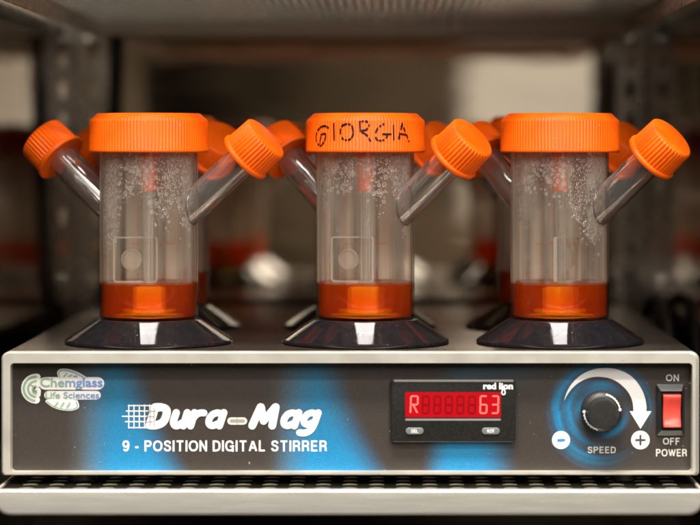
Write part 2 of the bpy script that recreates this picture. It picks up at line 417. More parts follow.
# swirl round the knob
dx, dy = X - 602, Y - 411; rr = np.hypot(dx, dy); th = np.arctan2(-dy, dx)
st1 = .5 + .5 * np.sin(rr * 1.05 + 1.9 * th + 1.2 * np.sin(2 * th + rr * .13)); st2 = .5 + .5 * np.sin(rr * .47 - 1.2 * th + 2)
left = np.exp(-((np.mod(th - R(188) + np.pi, 2 * np.pi) - np.pi) / R(58)) ** 2)
blue_at(left * sm(24, 36, rr) * (1 - sm(44, 58, rr)) * (.6 + .4 * st2) * (.75 + .25 * st1) * 1.1, .5 + .6 * st2)
top = np.exp(-((th - R(100)) / R(62)) ** 2)
blue_at(top * sm(38, 44, rr) * (1 - sm(46, 56, rr)) * (.4 + .5 * st1), .2 + .3 * st2)
rt = np.exp(-((th - R(22)) / R(30)) ** 2)
blue_at(rt * sm(42, 46, rr) * (1 - sm(48, 55, rr)) * (.3 + .7 * st1) * .8, .2 + .2 * st2)
inn = np.exp(-((th - R(95)) / R(40)) ** 2) * sm(16, 23, rr) * (1 - sm(24, 33, rr))
blue_at(inn * (.55 + .45 * st2), .9 + .5 * st1)
low = np.exp(-((th - R(-58)) / R(42)) ** 2) * sm(16, 22, rr) * (1 - sm(23, 32, rr))
blue_at(low * (.6 + .4 * st2), .6 + .5 * st1)
bot = np.exp(-((th - R(-112)) / R(34)) ** 2) * sm(42, 47, rr) * (1 - sm(52, 62, rr))
blue_at(bot * (.5 + .5 * st1), .2 + .4 * st2)
lin = np.exp(-((np.mod(th - R(172) + np.pi, 2 * np.pi) - np.pi) / R(30)) ** 2) * sm(17, 22, rr) * (1 - sm(25, 33, rr))
blue_at(lin * .8, .6 * st2 + .3)
vs = np.stack([(X - 395) / PS, np.full_like(X, PY), EYE - (Y - 150) / PS], -1).reshape(-1, 3)
idx = np.arange(NX * NZ).reshape(NZ, NX)
fs = np.stack([idx[:-1, :-1], idx[:-1, 1:], idx[1:, 1:], idx[1:, :-1]], -1).reshape(-1, 4).tolist()
cols = np.concatenate([col.reshape(-1, 3), np.ones((NX * NZ, 1))], 1)
panel = link('front_panel', to_mesh('front_panel', vs.tolist(), fs, M['panel'], None, cols), st)

# lettering
LAY = [0]
def flat_mesh(name, polys, m, parent, y=None, cols=None):
    """polygons in photo pixels laid on the panel as thin printed film; each call sits a hair above the last"""
    vs, fs = [], []
    for i, pl in enumerate(polys):
        if pl is None: continue
        yy = (PY - .00006 if y is None else y) - .00002 * (i % 7)
        k = len(vs); vs += [(px(a), yy, pz(b)) for a, b in pl]; fs.append(list(range(k, k + len(pl))))
    return link(name, to_mesh(name, vs, fs, m, None, cols), parent)

def text(name, body, x0, x1, y0, y1, m, parent, y=None, bold=.0, shear=0., colf=None, spacing=1., fit=True):
    """built-in font, fitted to a box given in photo pixels (y0 top of capitals, y1 bottom)"""
    cu = bpy.data.curves.new(name, 'FONT'); cu.body = body; cu.offset = bold; cu.shear = shear; cu.fill_mode = 'FRONT'; cu.space_character = spacing
    cu.resolution_u = 4
    o = bpy.data.objects.new('tmp', cu); C.objects.link(o)
    dg = bpy.context.evaluated_depsgraph_get(); me = bpy.data.meshes.new_from_object(o.evaluated_get(dg)); C.objects.unlink(o)
    bpy.data.objects.remove(o)
    co = np.array([v.co[:] for v in me.vertices]); lo, hi = co.min(0), co.max(0)
    yy = PY - .00006 if y is None else y
    u = x0 + (co[:, 0] - lo[0]) / (hi[0] - lo[0]) * (x1 - x0); w = y1 - (co[:, 1] - lo[1]) / (hi[1] - lo[1]) * (y1 - y0)
    new = np.stack([(u - 395) / PS, np.full(len(u), yy), EYE - (w - 150) / PS], 1)
    me.vertices.foreach_set('co', new.astype(np.float32).ravel()); me.update()
    me.materials.clear(); me.materials.append(m); me.name = name
    if colf is not None:
        cc = np.array([[*colf(a, b), 1] for a, b in zip(u, w)], np.float32)
        at = me.color_attributes.new('Col', 'FLOAT_COLOR', 'POINT'); at.data.foreach_set('color', cc.ravel())
    return link(name, me, parent)

def stroke(pts, w, cap=6, shear=None):
    """outline polygon of a thick round-ended stroke; w one width or one per point"""
    ws = w if isinstance(w, (list, tuple)) else [w] * len(pts)
    P = [Vector(p) for p in pts]; L, Rr = [], []
    for i, p in enumerate(P):
        d = (P[min(i + 1, len(P) - 1)] - P[max(i - 1, 0)]).normalized(); q = Vector((-d.y, d.x)) * ws[i] / 2
        L.append(p + q); Rr.append(p - q)
    def capp(c, a, k):
        ang = math.atan2((a - c).y, (a - c).x); r = (a - c).length
        return [c + Vector((math.cos(ang - math.pi * j / k), math.sin(ang - math.pi * j / k))) * r for j in range(1, k)]
    return [tuple(v) for v in L + (capp(P[-1], L[-1], cap) if ws[-1] > .2 else []) + Rr[::-1] + (capp(P[0], Rr[0], cap) if ws[0] > .2 else [])]
def s2(pts, k=6): return [(v.x, v.y) for v in spline([(a, b, 0) for a, b in pts], k)]

# big slanted product word: letters drawn as heavy strokes in a box 1 high, then slanted
def letters():
    BW = 6.6
    sl = .30
    def L(x0, pts, w=BW, curved=True):
        q = [(x0 + a + (429 - b) * 0, b) for a, b in pts]
        q = s2(q) if curved else q
        q = [(a + (429 - b) * sl, b) for a, b in q]
        return stroke(q, w)
    out = []
    # D (stem + bowl)
    out += [L(148.6, [(0, 425.2), (0, 407.2)], 8.0, False), L(148.6, [(0, 407.2), (6, 407.2), (12.0, 409.6), (13.6, 416), (12.0, 422.4), (6, 425.2), (0, 425.2)], 8.0)]
    out += [L(171.4, [(0, 412.6), (-.2, 421), (1.8, 424.8), (5, 425.6), (9, 423)], 7.2), L(171.4, [(11.0, 412.6), (11.0, 425.8)], 7.2, False)]
    out += [L(189.6, [(0, 412.6), (0, 425.8)], 7.2, False), L(189.6, [(.6, 417.5), (3.0, 414), (6.5, 412.8), (9.6, 412.9)], 6.8)]
    def aa(x): return [L(x, [(11.6, 414.4), (7, 412.8), (2.4, 414.4), (.3, 419), (1.6, 423.8), (5.6, 425.6), (11, 423.4)], 6.8), L(x, [(12.9, 412.6), (12.4, 425.8)], 7.2, False)]
    out += aa(206.0)
    out += [L(251.6, [(-.4, 425.6), (2.4, 407)], 7.8, False), L(251.6, [(3.0, 407), (9.6, 421)], 7.4, False), L(251.6, [(9.6, 421), (17.0, 407)], 7.4, False), L(251.6, [(17.6, 407), (19.6, 425.6)], 7.8, False)]
    out += aa(281.0)
    x = 300.8
    out += [L(x, [(11.0, 414.2), (6.6, 412.8), (2.2, 414.4), (.3, 418.6), (1.6, 422.8), (5.6, 424.4), (10.8, 422.2)], 6.6), L(x, [(12.6, 412.6), (11.9, 424), (10.0, 430), (5.4, 432.8), (-.2, 432.6)], 6.8)]
    return out
# speed grid behind the D, then the word, then the hyphen capsule
bars = [[(a, b - .55), (c, b - .55), (c, b + .55), (a, b + .55)] for a, c, b in
        ((128, 158, 405.6), (126, 160, 411), (122, 156, 416.3), (125, 152, 421.6), (128, 150, 427.6))]
bars += [[(a - .5, 404.6), (a + .5, 404.6), (a + .5 - 0, 428.4), (a - .5, 428.4)] for a in (128.8, 134, 139.3, 144.6, 149.8)]
flat_mesh('speed_grid', bars, M['white'], panel)
flat_mesh('product_lettering', letters(), M['white'], panel, PY - .00025)
flat_mesh('grid_lines_on_letter', [[(a, b - .45), (c, b - .45), (c, b + .45), (a, b + .45)] for a, c, b in ((148, 156, 411), (146.5, 154.5, 416.3), (145, 153, 421.6))]
          + [[(a - .4, 408), (a + .4, 408), (a + .4, 426), (a - .4, 426)] for a in (150.3, 154.2)], M['grey_print'], panel, PY - .00050)
flat_mesh('hyphen_capsule', [stroke([(231, 421), (243.6, 421)], 7.4), stroke([(231.4, 421), (243.2, 421)], 3.4), stroke([(237.3, 417.8), (237.3, 424.2)], .8, 2)], M['cream'], panel, PY - .0003)
bpy.data.objects['hyphen_capsule'].data.materials.append(M['grey_print'])
for i, pol in enumerate(bpy.data.objects['hyphen_capsule'].data.polygons): pol.material_index = 0 if i == 0 else 1
def caps(name, body, x0, x1, y0, y1, m, parent, wt=.20, gap=.16, y=None):
    """grotesque capitals drawn as strokes, fitted to a box in photo pixels"""
    O1 = [(.36, 1), (.14, .93), (.0, .72), (-.02, .5), (.0, .28), (.14, .07), (.36, 0)]; O2 = [(.36, 1), (.58, .93), (.72, .72), (.74, .5), (.72, .28), (.58, .07), (.36, 0)]
    P_ = [[(0, 0), (0, 1)], ('s', [(0, 1), (.3, 1), (.47, .96), (.55, .76), (.47, .55), (.3, .50), (0, .50)])]
    G = {'P': (.56, P_), 'O': (.72, [('s', O1), ('s', O2)]), 'I': (0, [[(0, 0), (0, 1)]]), 'T': (.62, [[(-.04, 1), (.66, 1)], [(.31, 1), (.31, 0)]]),
         'S': (.56, [('s', [(.55, .74), (.50, .92), (.29, 1.0), (.08, .93), (.03, .75), (.12, .60), (.30, .53), (.49, .43), (.57, .26), (.49, .07), (.28, 0), (.06, .08), (.0, .28)])]),
         'N': (.60, [[(0, 0), (0, 1)], [(.02, 1), (.58, 0)], [(.60, 0), (.60, 1)]]), 'D': (.60, [[(0, 0), (0, 1)], ('s', [(0, 1), (.26, 1), (.50, .90), (.60, .68), (.60, .32), (.50, .10), (.26, 0), (0, 0)])]),
         'G': (.70, [('s', [(.66, .72), (.56, .93), (.36, 1), (.14, .93), (.0, .72), (-.02, .5), (.0, .28), (.14, .07), (.36, 0), (.54, .06), (.66, .20)]), [(.38, .44), (.68, .44)], [(.67, .48), (.67, -.04)]]),
         'A': (.70, [[(0, -.06), (.33, 1.02)], [(.37, 1.02), (.70, -.06)], [(.14, .30), (.56, .30)]]), 'L': (.50, [[(0, 1), (0, 0)], [(0, 0), (.54, 0)]]),
         'R': (.58, P_ + [('s', [(.30, .50), (.46, .44), (.53, .28), (.56, -.06)])]), 'E': (.52, [[(0, 0), (0, 1)], [(0, 1), (.54, 1)], [(0, .51), (.50, .51)], [(0, 0), (.56, 0)]]),
         'F': (.50, [[(0, -.06), (0, 1)], [(0, 1), (.54, 1)], [(0, .49), (.47, .49)]]), 'W': (.98, [[(-.02, 1.06), (.24, -.02)], [(.26, -.02), (.48, 1.02)], [(.50, 1.02), (.72, -.02)], [(.74, -.02), (1.0, 1.06)]]),
         '9': (.50, [('s', [(.46, .55), (.25, .40), (.06, .48), (.0, .70), (.06, .92), (.25, 1), (.44, .92), (.51, .68), (.50, .38), (.42, .10), (.24, 0), (.02, .12)])]),
         '-': (.22, [[(-.06, .36), (.28, .36)]]), ' ': (.06, [])}
    adv, x = [], 0
    for ch in body: adv.append(x); x += G[ch][0] + wt + gap
    tot = x - wt - gap + wt; H = y1 - y0; t = wt * H / (1 + wt) ; hh = H - t; k = (x1 - x0) / tot
    polys = []
    for ch, a in zip(body, adv):
        q = []
        for s_ in G[ch][1]:
            pts = s_[1] if isinstance(s_, tuple) else s_
            e = [(x0 + (a + wt / 2 + u) * k, y1 - t / 2 - v * hh) for u, v in pts]
            if isinstance(s_, tuple): e = s2(e, 4)
            else:
                d = (Vector(e[1]) - Vector(e[0])).normalized() * t / 2
                if abs(d.x) < 1e-6: e = [tuple(Vector(e[0]) - d), tuple(Vector(e[1]) + d)]
            q.append(stroke(e, t, 1))
        while len(q) % 7: q.append(None)
        polys += q
    return flat_mesh(name, polys, m, parent, y)
caps('position_lettering', '9 - POSITION DIGITAL STIRRER', 122.5, 327, 440.4, 451.4, M['white'], panel)
caps('on_lettering', 'ON', 666, 679, 374.4, 381.2, M['cream'], panel)
caps('off_lettering', 'OFF', 663, 680, 437.8, 444.6, M['cream'], panel)
caps('power_lettering', 'POWER', 656, 687, 449, 456.4, M['cream'], panel)
caps('speed_lettering', 'SPEED', 587.6, 615.8, 446.6, 453.2, M['cream'], panel)
# curved arrow
ap = []
for i in range(41):
    u = i / 40; a = R(168 - 170 * u); r = 40 - 3.6 * min(1, u * 2.2)
    ap.append((603.5 + r * math.cos(a), 409 - r * math.sin(a)))
flat_mesh('speed_arrow', [stroke(ap, [min(13, .15 + 19 * (i / 40) ** .85) * (1 if i < 24 else 1) for i in range(41)][:40] + [13], 0) if False else
          stroke(ap, [.1 + 13 * min(1, (i / 40) * 1.45) ** .9 for i in range(41)], 2),
          [(629.6, 411.2), (651.4, 411.2), (640.5, 428.8)]], M['white'], panel)
def circ(cx, cy, r, n=40): return [(cx + r * math.cos(2 * math.pi * i / n), cy + r * math.sin(2 * math.pi * i / n)) for i in range(n)]
flat_mesh('minus_disc', [circ(561, 440, 9)], M['white'], panel)
flat_mesh('minus_mark', [[(557.3, 439), (565, 438.6), (565, 441.4), (557.3, 441.8)]], M['blue_print'], panel, PY - .0002)
flat_mesh('plus_disc', [circ(640.4, 440, 9.3)], M['white'], panel)
flat_mesh('plus_mark', [[(635.2, 439), (645.6, 439), (645.6, 441), (635.2, 441)], [(639.4, 434.8), (641.4, 434.8), (641.4, 445.2), (639.4, 445.2)]], M['dark_print'], panel, PY - .0002)

# maker's badge: green and blue lettering with a white halo, arcs and two leaves
gcol = lambda a, b: tuple(np.array([.30, .44, .30]) * (1 - k) + np.array([.16, .27, .62]) * k) if (k := min(1, max(0, (a - 50) / 38))) >= 0 else None
W = M['white']
arc = lambda cx, cy, r, a0, a1, ry=1.: [(cx + r * math.cos(R(a0 + (a1 - a0) * i / 24)), cy - ry * r * math.sin(R(a0 + (a1 - a0) * i / 24))) for i in range(25)]
badge = [stroke([(45, 383.4), (98, 383.4)], 12.6), stroke([(48.4, 395.2), (96.6, 395.2)], 8.6), stroke(arc(36.6, 388.6, 11.6, 88, 268, .96) , 7.6), stroke(arc(36.6, 389.4, 5.6, 90, 270) + [(37, 391)], 8)]
leaf1 = s2([(60.2, 377), (58.8, 372.6), (62, 370.2), (70, 371), (79, 374.6), (85, 378.2)])
leaf2 = s2([(47.2, 401.2), (53, 405.6), (62, 408.6), (72, 409), (77.4, 406.6), (76.4, 401.6)])
badge += [stroke(leaf1, 3.2), stroke([(60, 377.4), (68, 379.2), (85, 378.4)], 2.6), stroke(leaf2, 3.2), stroke([(47, 401.2), (58, 399.8), (70, 400), (76.4, 402)], 3)]
badge += [leaf1 + [(72, 378.6)], leaf2 + [(62, 401)]]
flat_mesh('badge_halo', badge, W, panel, PY - .0001)
text('badge_name', 'Chemglass', 40.2, 102.8, 377.6, 389.8, M['logo'], panel, PY - .00045, bold=.022, colf=gcol)
text('badge_line', 'Life Sciences', 45.6, 99.2, 391.8, 398.4, M['logo'], panel, PY - .00045, bold=.012, colf=gcol)
def colmesh(name, polys, y):
    vs, fs, cc = [], [], []
    for i, pl in enumerate(polys):
        k = len(vs); vs += [(px(a), y - .00003 * i, pz(b)) for a, b in pl]; fs.append(list(range(k, k + len(pl)))); cc += [(*gcol(*( (a - 12) , b)), 1) for a, b in pl]
    return link(name, to_mesh(name, vs, fs, M['logo'], None, cc), panel)
colmesh('badge_marks', [stroke(arc(36.4, 388.6, 12.6, 92, 262, .96), 2.2), stroke(arc(36.4, 388.8, 8.2, 92, 262, .96), 2.0),
        stroke(arc(36.4, 389.6, 3.8, 100, 268) + [(36.6, 390.4), (33.6, 390.4)], 1.6), stroke(leaf1, 1.1), stroke(leaf2, 1.1)]
        + [stroke([(64 + 5 * i, 376.4 - .2 * i), (67 + 5 * i, 373.6 + 1.3 * i)], 1.4) for i in range(3)]
        + [stroke([(55 + 6 * i, 405.6 + .6 * i), (58 + 6 * i, 402.4 + .2 * i)], 1.6) for i in range(3)], PY - .0004)

# digital display
def pbox(x0, x1, y0, y1, ya, yb, bev): return MB().box(px(x0), px(x1), ya, yb, pz(y1), pz(y0), bev)
dm = MB(); prism_y(dm, rrect(px(390.6), px(515.2), pz(441.6), pz(378.4), .0022), PY - .0040, PY + .0004, .0009)
disp = dm.obj('display', M['black'], st)
YD = PY - .0040
DS = (F / YD) / PS
def dpx(x): return 395 + (x - 395) / DS           # keep display drawing at the display's own distance
def dtext(nm, body, x0, x1, y0, y1, m, y, **k): return text(nm, body, dpx(x0), dpx(x1), 150 + (y0 - 150) / DS, 150 + (y1 - 150) / DS, m, disp, y, **k)
def dflat(nm, polys, m, y): return flat_mesh(nm, [[(dpx(a), 150 + (b - 150) / DS) for a, b in p] for p in polys], m, disp, y)
rr_ = lambda x0, x1, y0, y1, r: [(a, -b) for a, b in rrect(x0, x1, -y1, -y0, r)]
dflat('top_trim', [rr_(394, 513.4, 379.6, 381.8, .6)], M['silver'], YD - .00012)
dflat('screen', [rr_(405.3, 500.8, 392.2, 417.4, .5)], M['screen'], YD - .0001)
dflat('screen_trim', [rr_(405.3, 500.8, 418.6, 420.6, .5)], M['silver'], YD - .0001)
def seg(cx, cy, w, h, on, th=1.7):
    k = .10 * h
    pts = {'a': ((0, 0), (1, 0)), 'b': ((1, 0), (1, .5)), 'c': ((1, .5), (1, 1)), 'd': ((0, 1), (1, 1)), 'e': ((0, .5), (0, 1)), 'f': ((0, 0), (0, .5)), 'g': ((0, .5), (1, .5)), 'k': ((.35, .5), (1, 1))}
    out = []
    for s_ in on:
        (a, b), (c, d) = pts[s_]
        p, q = Vector((cx + (a - .5) * w, cy + (b - .5) * h)), Vector((cx + (c - .5) * w, cy + (d - .5) * h))
        u = (q - p).normalized() * .95
        sk = lambda v: (v.x + (cy - v.y) * .03, v.y)
        out.append(stroke([sk(p + u), sk(q - u)], th, 4))
    return out
xs8 = [414.2 + 11.55 * i for i in range(8)]
for i_, on in ((0, 'abefgk'), (6, 'acdefg'), (7, 'abcdg')):
    dflat('lit_digit', seg(xs8[i_], 404.6, 7.0 if i_ == 0 else 6.4, 17, on), M['digit'], YD - .0003)
for i in range(1, 6): dflat('unlit_digit', seg(xs8[i], 404.6, 6.4, 16.6, 'abcdefg', 1.5), M['dim_digit'], YD - .00025)
for nm, x0, x1, lab in (('button', 405.7, 423.6, 'SEL'), ('button', 481.8, 499.8, 'RST')):
    bb = MB(); prism_y(bb, [(px(dpx(a)), pz(150 + (b - 150) / DS)) for a, b in [(q[0], q[1]) for q in rr_(x0, x1, 427.6, 434.2, 3.2)]][::1], YD - .0008, YD + .0002, .0004)
    b = bb.obj('button', add_noise(mat('grey_button', (.16, .17, .17), .35), 500, .05) if 'grey_button' not in bpy.data.materials else bpy.data.materials['grey_button'], disp)
    tt_ = dtext('button_lettering', lab, x0 + 5.4, x1 - 5.4, 429.2, 432.6, M['white'], YD - .0009, bold=.02); tt_.parent = b
dtext('maker_lettering', 'red lion', 483.2, 513, 382.6, 389.4, M['white'], YD - .0003, bold=.045)
dflat('maker_emblem', [stroke(s2([(503.8, 389), (505, 391.6), (504.6, 394), (502.8, 394.4), (501.8, 392.6), (502.6, 389.6)]), 1.3, 3)], M['white'], YD - .0004)

# speed knob
kx, kz = px(601.2), pz(411)
mk = Matrix.Translation((kx, PY, kz)) @ Matrix.Rotation(R(90), 4, 'X')
knob = MB().lathe([(.0127, 0, 0), (.0127, .0035, .00025), (.0122, .0050, .00025), (.0112, .0062, 0), (.0094, .0072, 0), (.0090, .0185, 0), (.0085, .0195, 0), (.0060, .0196, 0)], 192, 48, mk).obj('speed_knob', M['knob'], st)
marks = []
KS = .0112
def kpt(a, r): return (601.2 + r * math.cos(R(a)) * PS, 411 - r * math.sin(R(a)) * PS)
mkp = []
for a0, a1 in ((8, 78), (178, 258)):
    ring = [(r_, a0 + (a1 - a0) * i / 20) for i in range(21) for r_ in (0,)]
    vs = []
    for i in range(21):
        a = R(a0 + (a1 - a0) * i / 20)
        jag = .00035 * math.sin(i * 2.4)
        for r_, h in ((.01060 + jag * .5, .0069), (.0114 + jag, .0064)):
            vs.append((kx + r_ * math.cos(a), PY - h - .0001, kz + r_ * math.sin(a)))
    mkp.append((vs, [[2 * i, 2 * i + 1, 2 * i + 3, 2 * i + 2] for i in range(20)]))
mm = MB()
for v, f in mkp: mm.add(v, f)
for a in (8, 178):
    mm.add([(kx + .0110 * math.cos(R(a)) + .0009 * math.cos(R(36 * i)), PY - .0070, kz + .0110 * math.sin(R(a)) + .0009 * math.sin(R(36 * i))) for i in range(10)], [list(range(10))])
mm.obj('knob_marking', M['white'], knob)
# power switch: bevelled bezel with a curved red rocker
sw = MB(); o_ = rrect(px(656), px(684), pz(435.4), pz(384), .0008); i_ = rrect(px(660.2), px(681.6), pz(430), pz(390.6), .0006); nn = len(o_)
lay = [(o_, PY + .0003), (o_, PY - .0012), (i_, PY - .0036), (i_, PY - .0010)]
sw.add([(x, y, z) for lp, y in lay for x, z in lp], [[k * nn + i, k * nn + (i + 1) % nn, (k + 1) * nn + (i + 1) % nn, (k + 1) * nn + i] for k in range(3) for i in range(nn)] + [[3 * nn + i for i in range(nn)]])
swo = sw.obj('power_switch', M['black'], st, 20)
rk = []
prof = [(393.8, -.0010), (394.4, .0044), (396, .0058), (404, .0044), (411, .0036), (419, .0040), (424.4, .0056), (426.6, .0052), (427.6, -.0010)]
prof = s2([(a, b * 1000) for a, b in prof], 4)
rx0, rx1 = px(662.6), px(680.2)
rv = []; b_ = .0012
for a, d in prof:
    z = pz(a); y = PY - d / 1000
    rv += [(rx0, y + .0010, z), (rx0 + b_ * .3, y + .0003, z), (rx0 + b_, y, z), (rx1 - b_, y, z), (rx1 - b_ * .3, y + .0003, z), (rx1, y + .0010, z)]
rf = [[j * 6 + i, j * 6 + i + 1, (j + 1) * 6 + i + 1, (j + 1) * 6 + i] for j in range(len(prof) - 1) for i in range(5)]
link('rocker', to_mesh('rocker', rv, rf, M['red_rocker'], 50), swo)

# ------------------------------------------------------------------ spinner flasks
ZT = HZ1                                   # top of the stirrer
RB, WALL = .0312, .0012
BASE_H, _, CAPB, CAPT = .0155, .0385, .1211, .1459   # heights above the stirrer top
def q_(*a): return a
n = 96
cache = {}
def shared(key, fn):
    if key not in cache: cache[key] = fn()
    return cache[key]
def base_mesh():
    return MB().lathe([(.0525, .0001, 0), (.0532, .0006, 0), (.0532, .0020, 0), (.0524, .0028, 0), (.0520, .00303, 0), (.0334, .01485, 0), (.0330, .0151, 0), (.0322, .01545, 0), (.0300, .01545, 0)], n).mesh('base', M['black_gloss'], 28)
def vessel_mesh():
    z0 = .0156
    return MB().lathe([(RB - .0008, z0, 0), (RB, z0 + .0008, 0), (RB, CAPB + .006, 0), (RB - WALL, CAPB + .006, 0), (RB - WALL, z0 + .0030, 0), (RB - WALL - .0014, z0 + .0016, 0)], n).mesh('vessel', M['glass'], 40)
def liquid_mesh():
    z0 = .0156; r = RB - WALL + .00015
    return MB().lathe([(r - .0014, z0 + .0015, 0), (r, z0 + .0030, 0), (r, LIQ + .0009, 0), (r - .0006, LIQ + .0003, 0), (r - .0018, LIQ, 0)], n).mesh('liquid', M['liquid'], 50)
def lid_mesh():
    r = .0377; a = .00020
    return MB().lathe([(.0325, CAPB, 0), (r - .0002, CAPB, 0), (r + .0002, CAPB + .0006, 0), (r + .0002, CAPB + .0016, 0), (r, CAPB + .0019, a), (r - .0002, CAPT - .0052, a),
                       (r - .0006, CAPT - .0043, a * .8), (r - .0034, CAPT - .0016, 0), (r - .0042, CAPT - .0007, 0), (r - .0056, CAPT, 0), (r - .0120, CAPT, 0), (r - .0126, CAPT - .0008, 0)], 660, 110).mesh('lid', M['orange'], 60)
ARM_EL, ARM_R, ARM_W = 41, .0099, .0013
ARM_REACH, ARM_Z = .0725, .1240                          # cap centre: distance from the flask's axis and height above the stirrer
def arm_frame():
    d = Vector((math.cos(R(ARM_EL)), 0, math.sin(R(ARM_EL)))); up = Vector((-d.z, 0, d.x)); side = Vector((0, 1, 0))
    c = Vector((ARM_REACH, 0, ARM_Z)); return d, up, side, c
def arm_mesh():
    d, up, side, c = arm_frame(); vs = []; m_ = 48
    rings = []
    for r in (ARM_R, ARM_R - ARM_W):
        start, end = [], []
        for i in range(m_):
            t = 2 * math.pi * i / m_
            o = c + up * (r * math.cos(t)) + side * (r * math.sin(t))
            # back along the axis to the flask's outer wall
            yv = o.y; xw = math.sqrt(max((RB + .00012) ** 2 - yv * yv, 0)); s_ = (xw - o.x) / d.x
            start.append(o + d * s_); end.append(o + d * .004)
        rings.append((start, end))
    (so, eo), (si, ei) = rings
    vs = so + eo + ei + si
    fs = [[k * m_ + i, k * m_ + (i + 1) % m_, ((k + 1) % 4) * m_ + (i + 1) % m_, ((k + 1) % 4) * m_ + i] for k in range(4) for i in range(m_)]
    return to_mesh('side_arm', vs, fs, M['arm_glass'], 50)
def arm_cap_mesh():
    d, up, side, c = arm_frame()
    mt = Matrix((( up.x, side.x, d.x, c.x), (up.y, side.y, d.y, c.y), (up.z, side.z, d.z, c.z), (0, 0, 0, 1)))
    a = .00042; h = .0103
    return MB().lathe([(.0112, -h, 0), (.0172, -h, 0), (.0177, -h + .0005, 0), (.0177, -h + .0023, 0), (.0171, -h + .0030, 0), (.0161, -h + .0034, a), (.0156, h - .0012, a), (.0150, h - .0003, a * .4), (.0143, h, 0)],
                      240, 40, mt).mesh('arm_cap', M['orange'], 45)
def hub_mesh(): return MB().lathe([(.0046, CAPB - .0245, 0), (.0050, CAPB - .0240, 0), (.0052, CAPB + .004, 0)], 32).mesh('hub', M['orange'])
def shaft_mesh():
    return MB().lathe([(.0036, .0245, 0), (.0040, .0250, 0), (.0040, CAPB - .0246, 0)], 32).mesh('impeller', M['shaft'])
def magnet_mesh():
    return MB().box(-.0080, .0080, -.0055, .0055, .0215, .0362, .0012).lathe([(.0165, .0195, 0), (.0170, .0200, 0), (.0170, .0212, 0), (.0150, .0214, 0)], 48).mesh('magnet_holder', M['magnet'])
PAD = (-.0225, .0055, .0385, .0675)
def paddle_mesh():
    x0, x1, z0, z1 = PAD; lp = rrect(x0, x1, z0, z1, .002)
    return to_mesh('paddle', [(x, 0, z) for x, z in lp], [list(range(len(lp)))], M['sheet'], None)
def pedge_mesh():
    x0, x1, z0, z1 = PAD; mb = MB(); lp = rrect(x0, x1, z0, z1, .002); ip = rrect(x0 + .0009, x1 - .0009, z0 + .0009, z1 - .0009, .0012); n_ = len(lp)
    lay = [(lp, -.0012), (ip, -.0012), (ip, .0012), (lp, .0012)]
    mb.add([(x, y, z) for l_, y in lay for x, z in l_], [[k * n_ + i, k * n_ + (i + 1) % n_, ((k + 1) % 4) * n_ + (i + 1) % n_, ((k + 1) % 4) * n_ + i] for k in range(4) for i in range(n_)])
    return mb.mesh('paddle_edge', M['paddle_edge'], 40)
def pdisc_mesh():
    mt = Matrix.Translation((-.0110, -.0003, .0530)) @ Matrix.Rotation(R(90), 4, 'X')
    return MB().lathe([(.0064, 0, 0), (.0067, .0006, 0), (.0064, .0012, 0), (.0056, .0012, 0), (.0053, .0006, 0), (.0050, .0003, 0)], 40, None, mt).mesh('paddle_disc', M['disc'])
def line_mesh():
    vs, fs = [], []
    for i in range(21):
        a = R(90 - 28 + 56 * i / 20); r = RB - WALL - .0002
        vs += [(r * math.cos(a), r * math.sin(a), .0618), (r * math.cos(a), r * math.sin(a), .0622)]
    return to_mesh('orange_arc', vs, [[2 * i, 2 * i + 2, 2 * i + 3, 2 * i + 1] for i in range(20)], M['orange_arc'])

def droplets(seed, edge, count, big):
    """beads of water on the inside of the wall; edge(u) = lowest height reached at u = -1 (left) .. 1 (right) of the near side"""
    rnd = random.Random(seed); mb_v, mb_f = [], []
    unit = []
    K, J = 12, 3
    placed = []
    grid = {}
    tries = 0
    while len(placed) < count and tries < count * 9:
        tries += 1
        a = rnd.uniform(-math.pi, math.pi); front = math.sin(a) < 0
        u = math.cos(a); z = rnd.uniform(.045, CAPB - .0005)
        zl = edge(u) if front else edge(-u) + .01
        dens = 1 if z > zl else .5 * math.exp((z - zl) / (.0035 if front else .002)) + .002
        if rnd.random() > dens: continue
        f = (z - zl) / .03
        r = rnd.choice((.00026, .00032, .0004, .0005, .0006, .0008, .0010, .0012)) * (1 + .7 * big * max(0, 1 - abs(f)) * rnd.random())
        if z < zl: r *= .7
        arc_ = a * RB; key = (int(arc_ / .003), int(z / .003)); ok = True
        for i in (-1, 0, 1):
            for j in (-1, 0, 1):
                for (b, y, s) in grid.get((key[0] + i, key[1] + j), ()):
                    if (b - arc_) ** 2 + (y - z) ** 2 < (.98 * (r + s)) ** 2: ok = False
        if not ok: continue
        grid.setdefault(key, []).append((arc_, z, r)); placed.append((a, z, r))
    for a, z, r in placed:
        rw = RB - WALL - .00004
        o = Vector((rw * math.cos(a), rw * math.sin(a), z)); nrm = Vector((-math.cos(a), -math.sin(a), 0)); tg = Vector((-math.sin(a), math.cos(a), 0)); up = Vector((0, 0, 1))
        st_ = 1 + rnd.random() * .18
        k = len(mb_v)
        for j in range(J):
            ph = j / J * math.pi / 2
            for i in range(K):
                t_ = 2 * math.pi * i / K
                mb_v.append(o + (tg * math.cos(t_) + up * math.sin(t_) * st_) * (r * math.cos(ph)) + nrm * (r * .5 * math.sin(ph)))
        mb_v.append(o + nrm * r * .5)
        for j in range(J - 1):
            mb_f += [[k + j * K + i, k + j * K + (i + 1) % K, k + (j + 1) * K + (i + 1) % K, k + (j + 1) * K + i] for i in range(K)]
        mb_f += [[k + (J - 1) * K + i, k + (J - 1) * K + (i + 1) % K, k + J * K] for i in range(K)]
        mb_f.append([k + i for i in range(K)][::-1])
    return to_mesh('condensation', mb_v, mb_f, M['drop'], 80)

def pw(pts):
    def f(u):
        for (a, b), (c, d) in zip(pts, pts[1:]):
            if u <= c: return b + (d - b) * (u - a) / (c - a)
        return pts[-1][1]
    return f
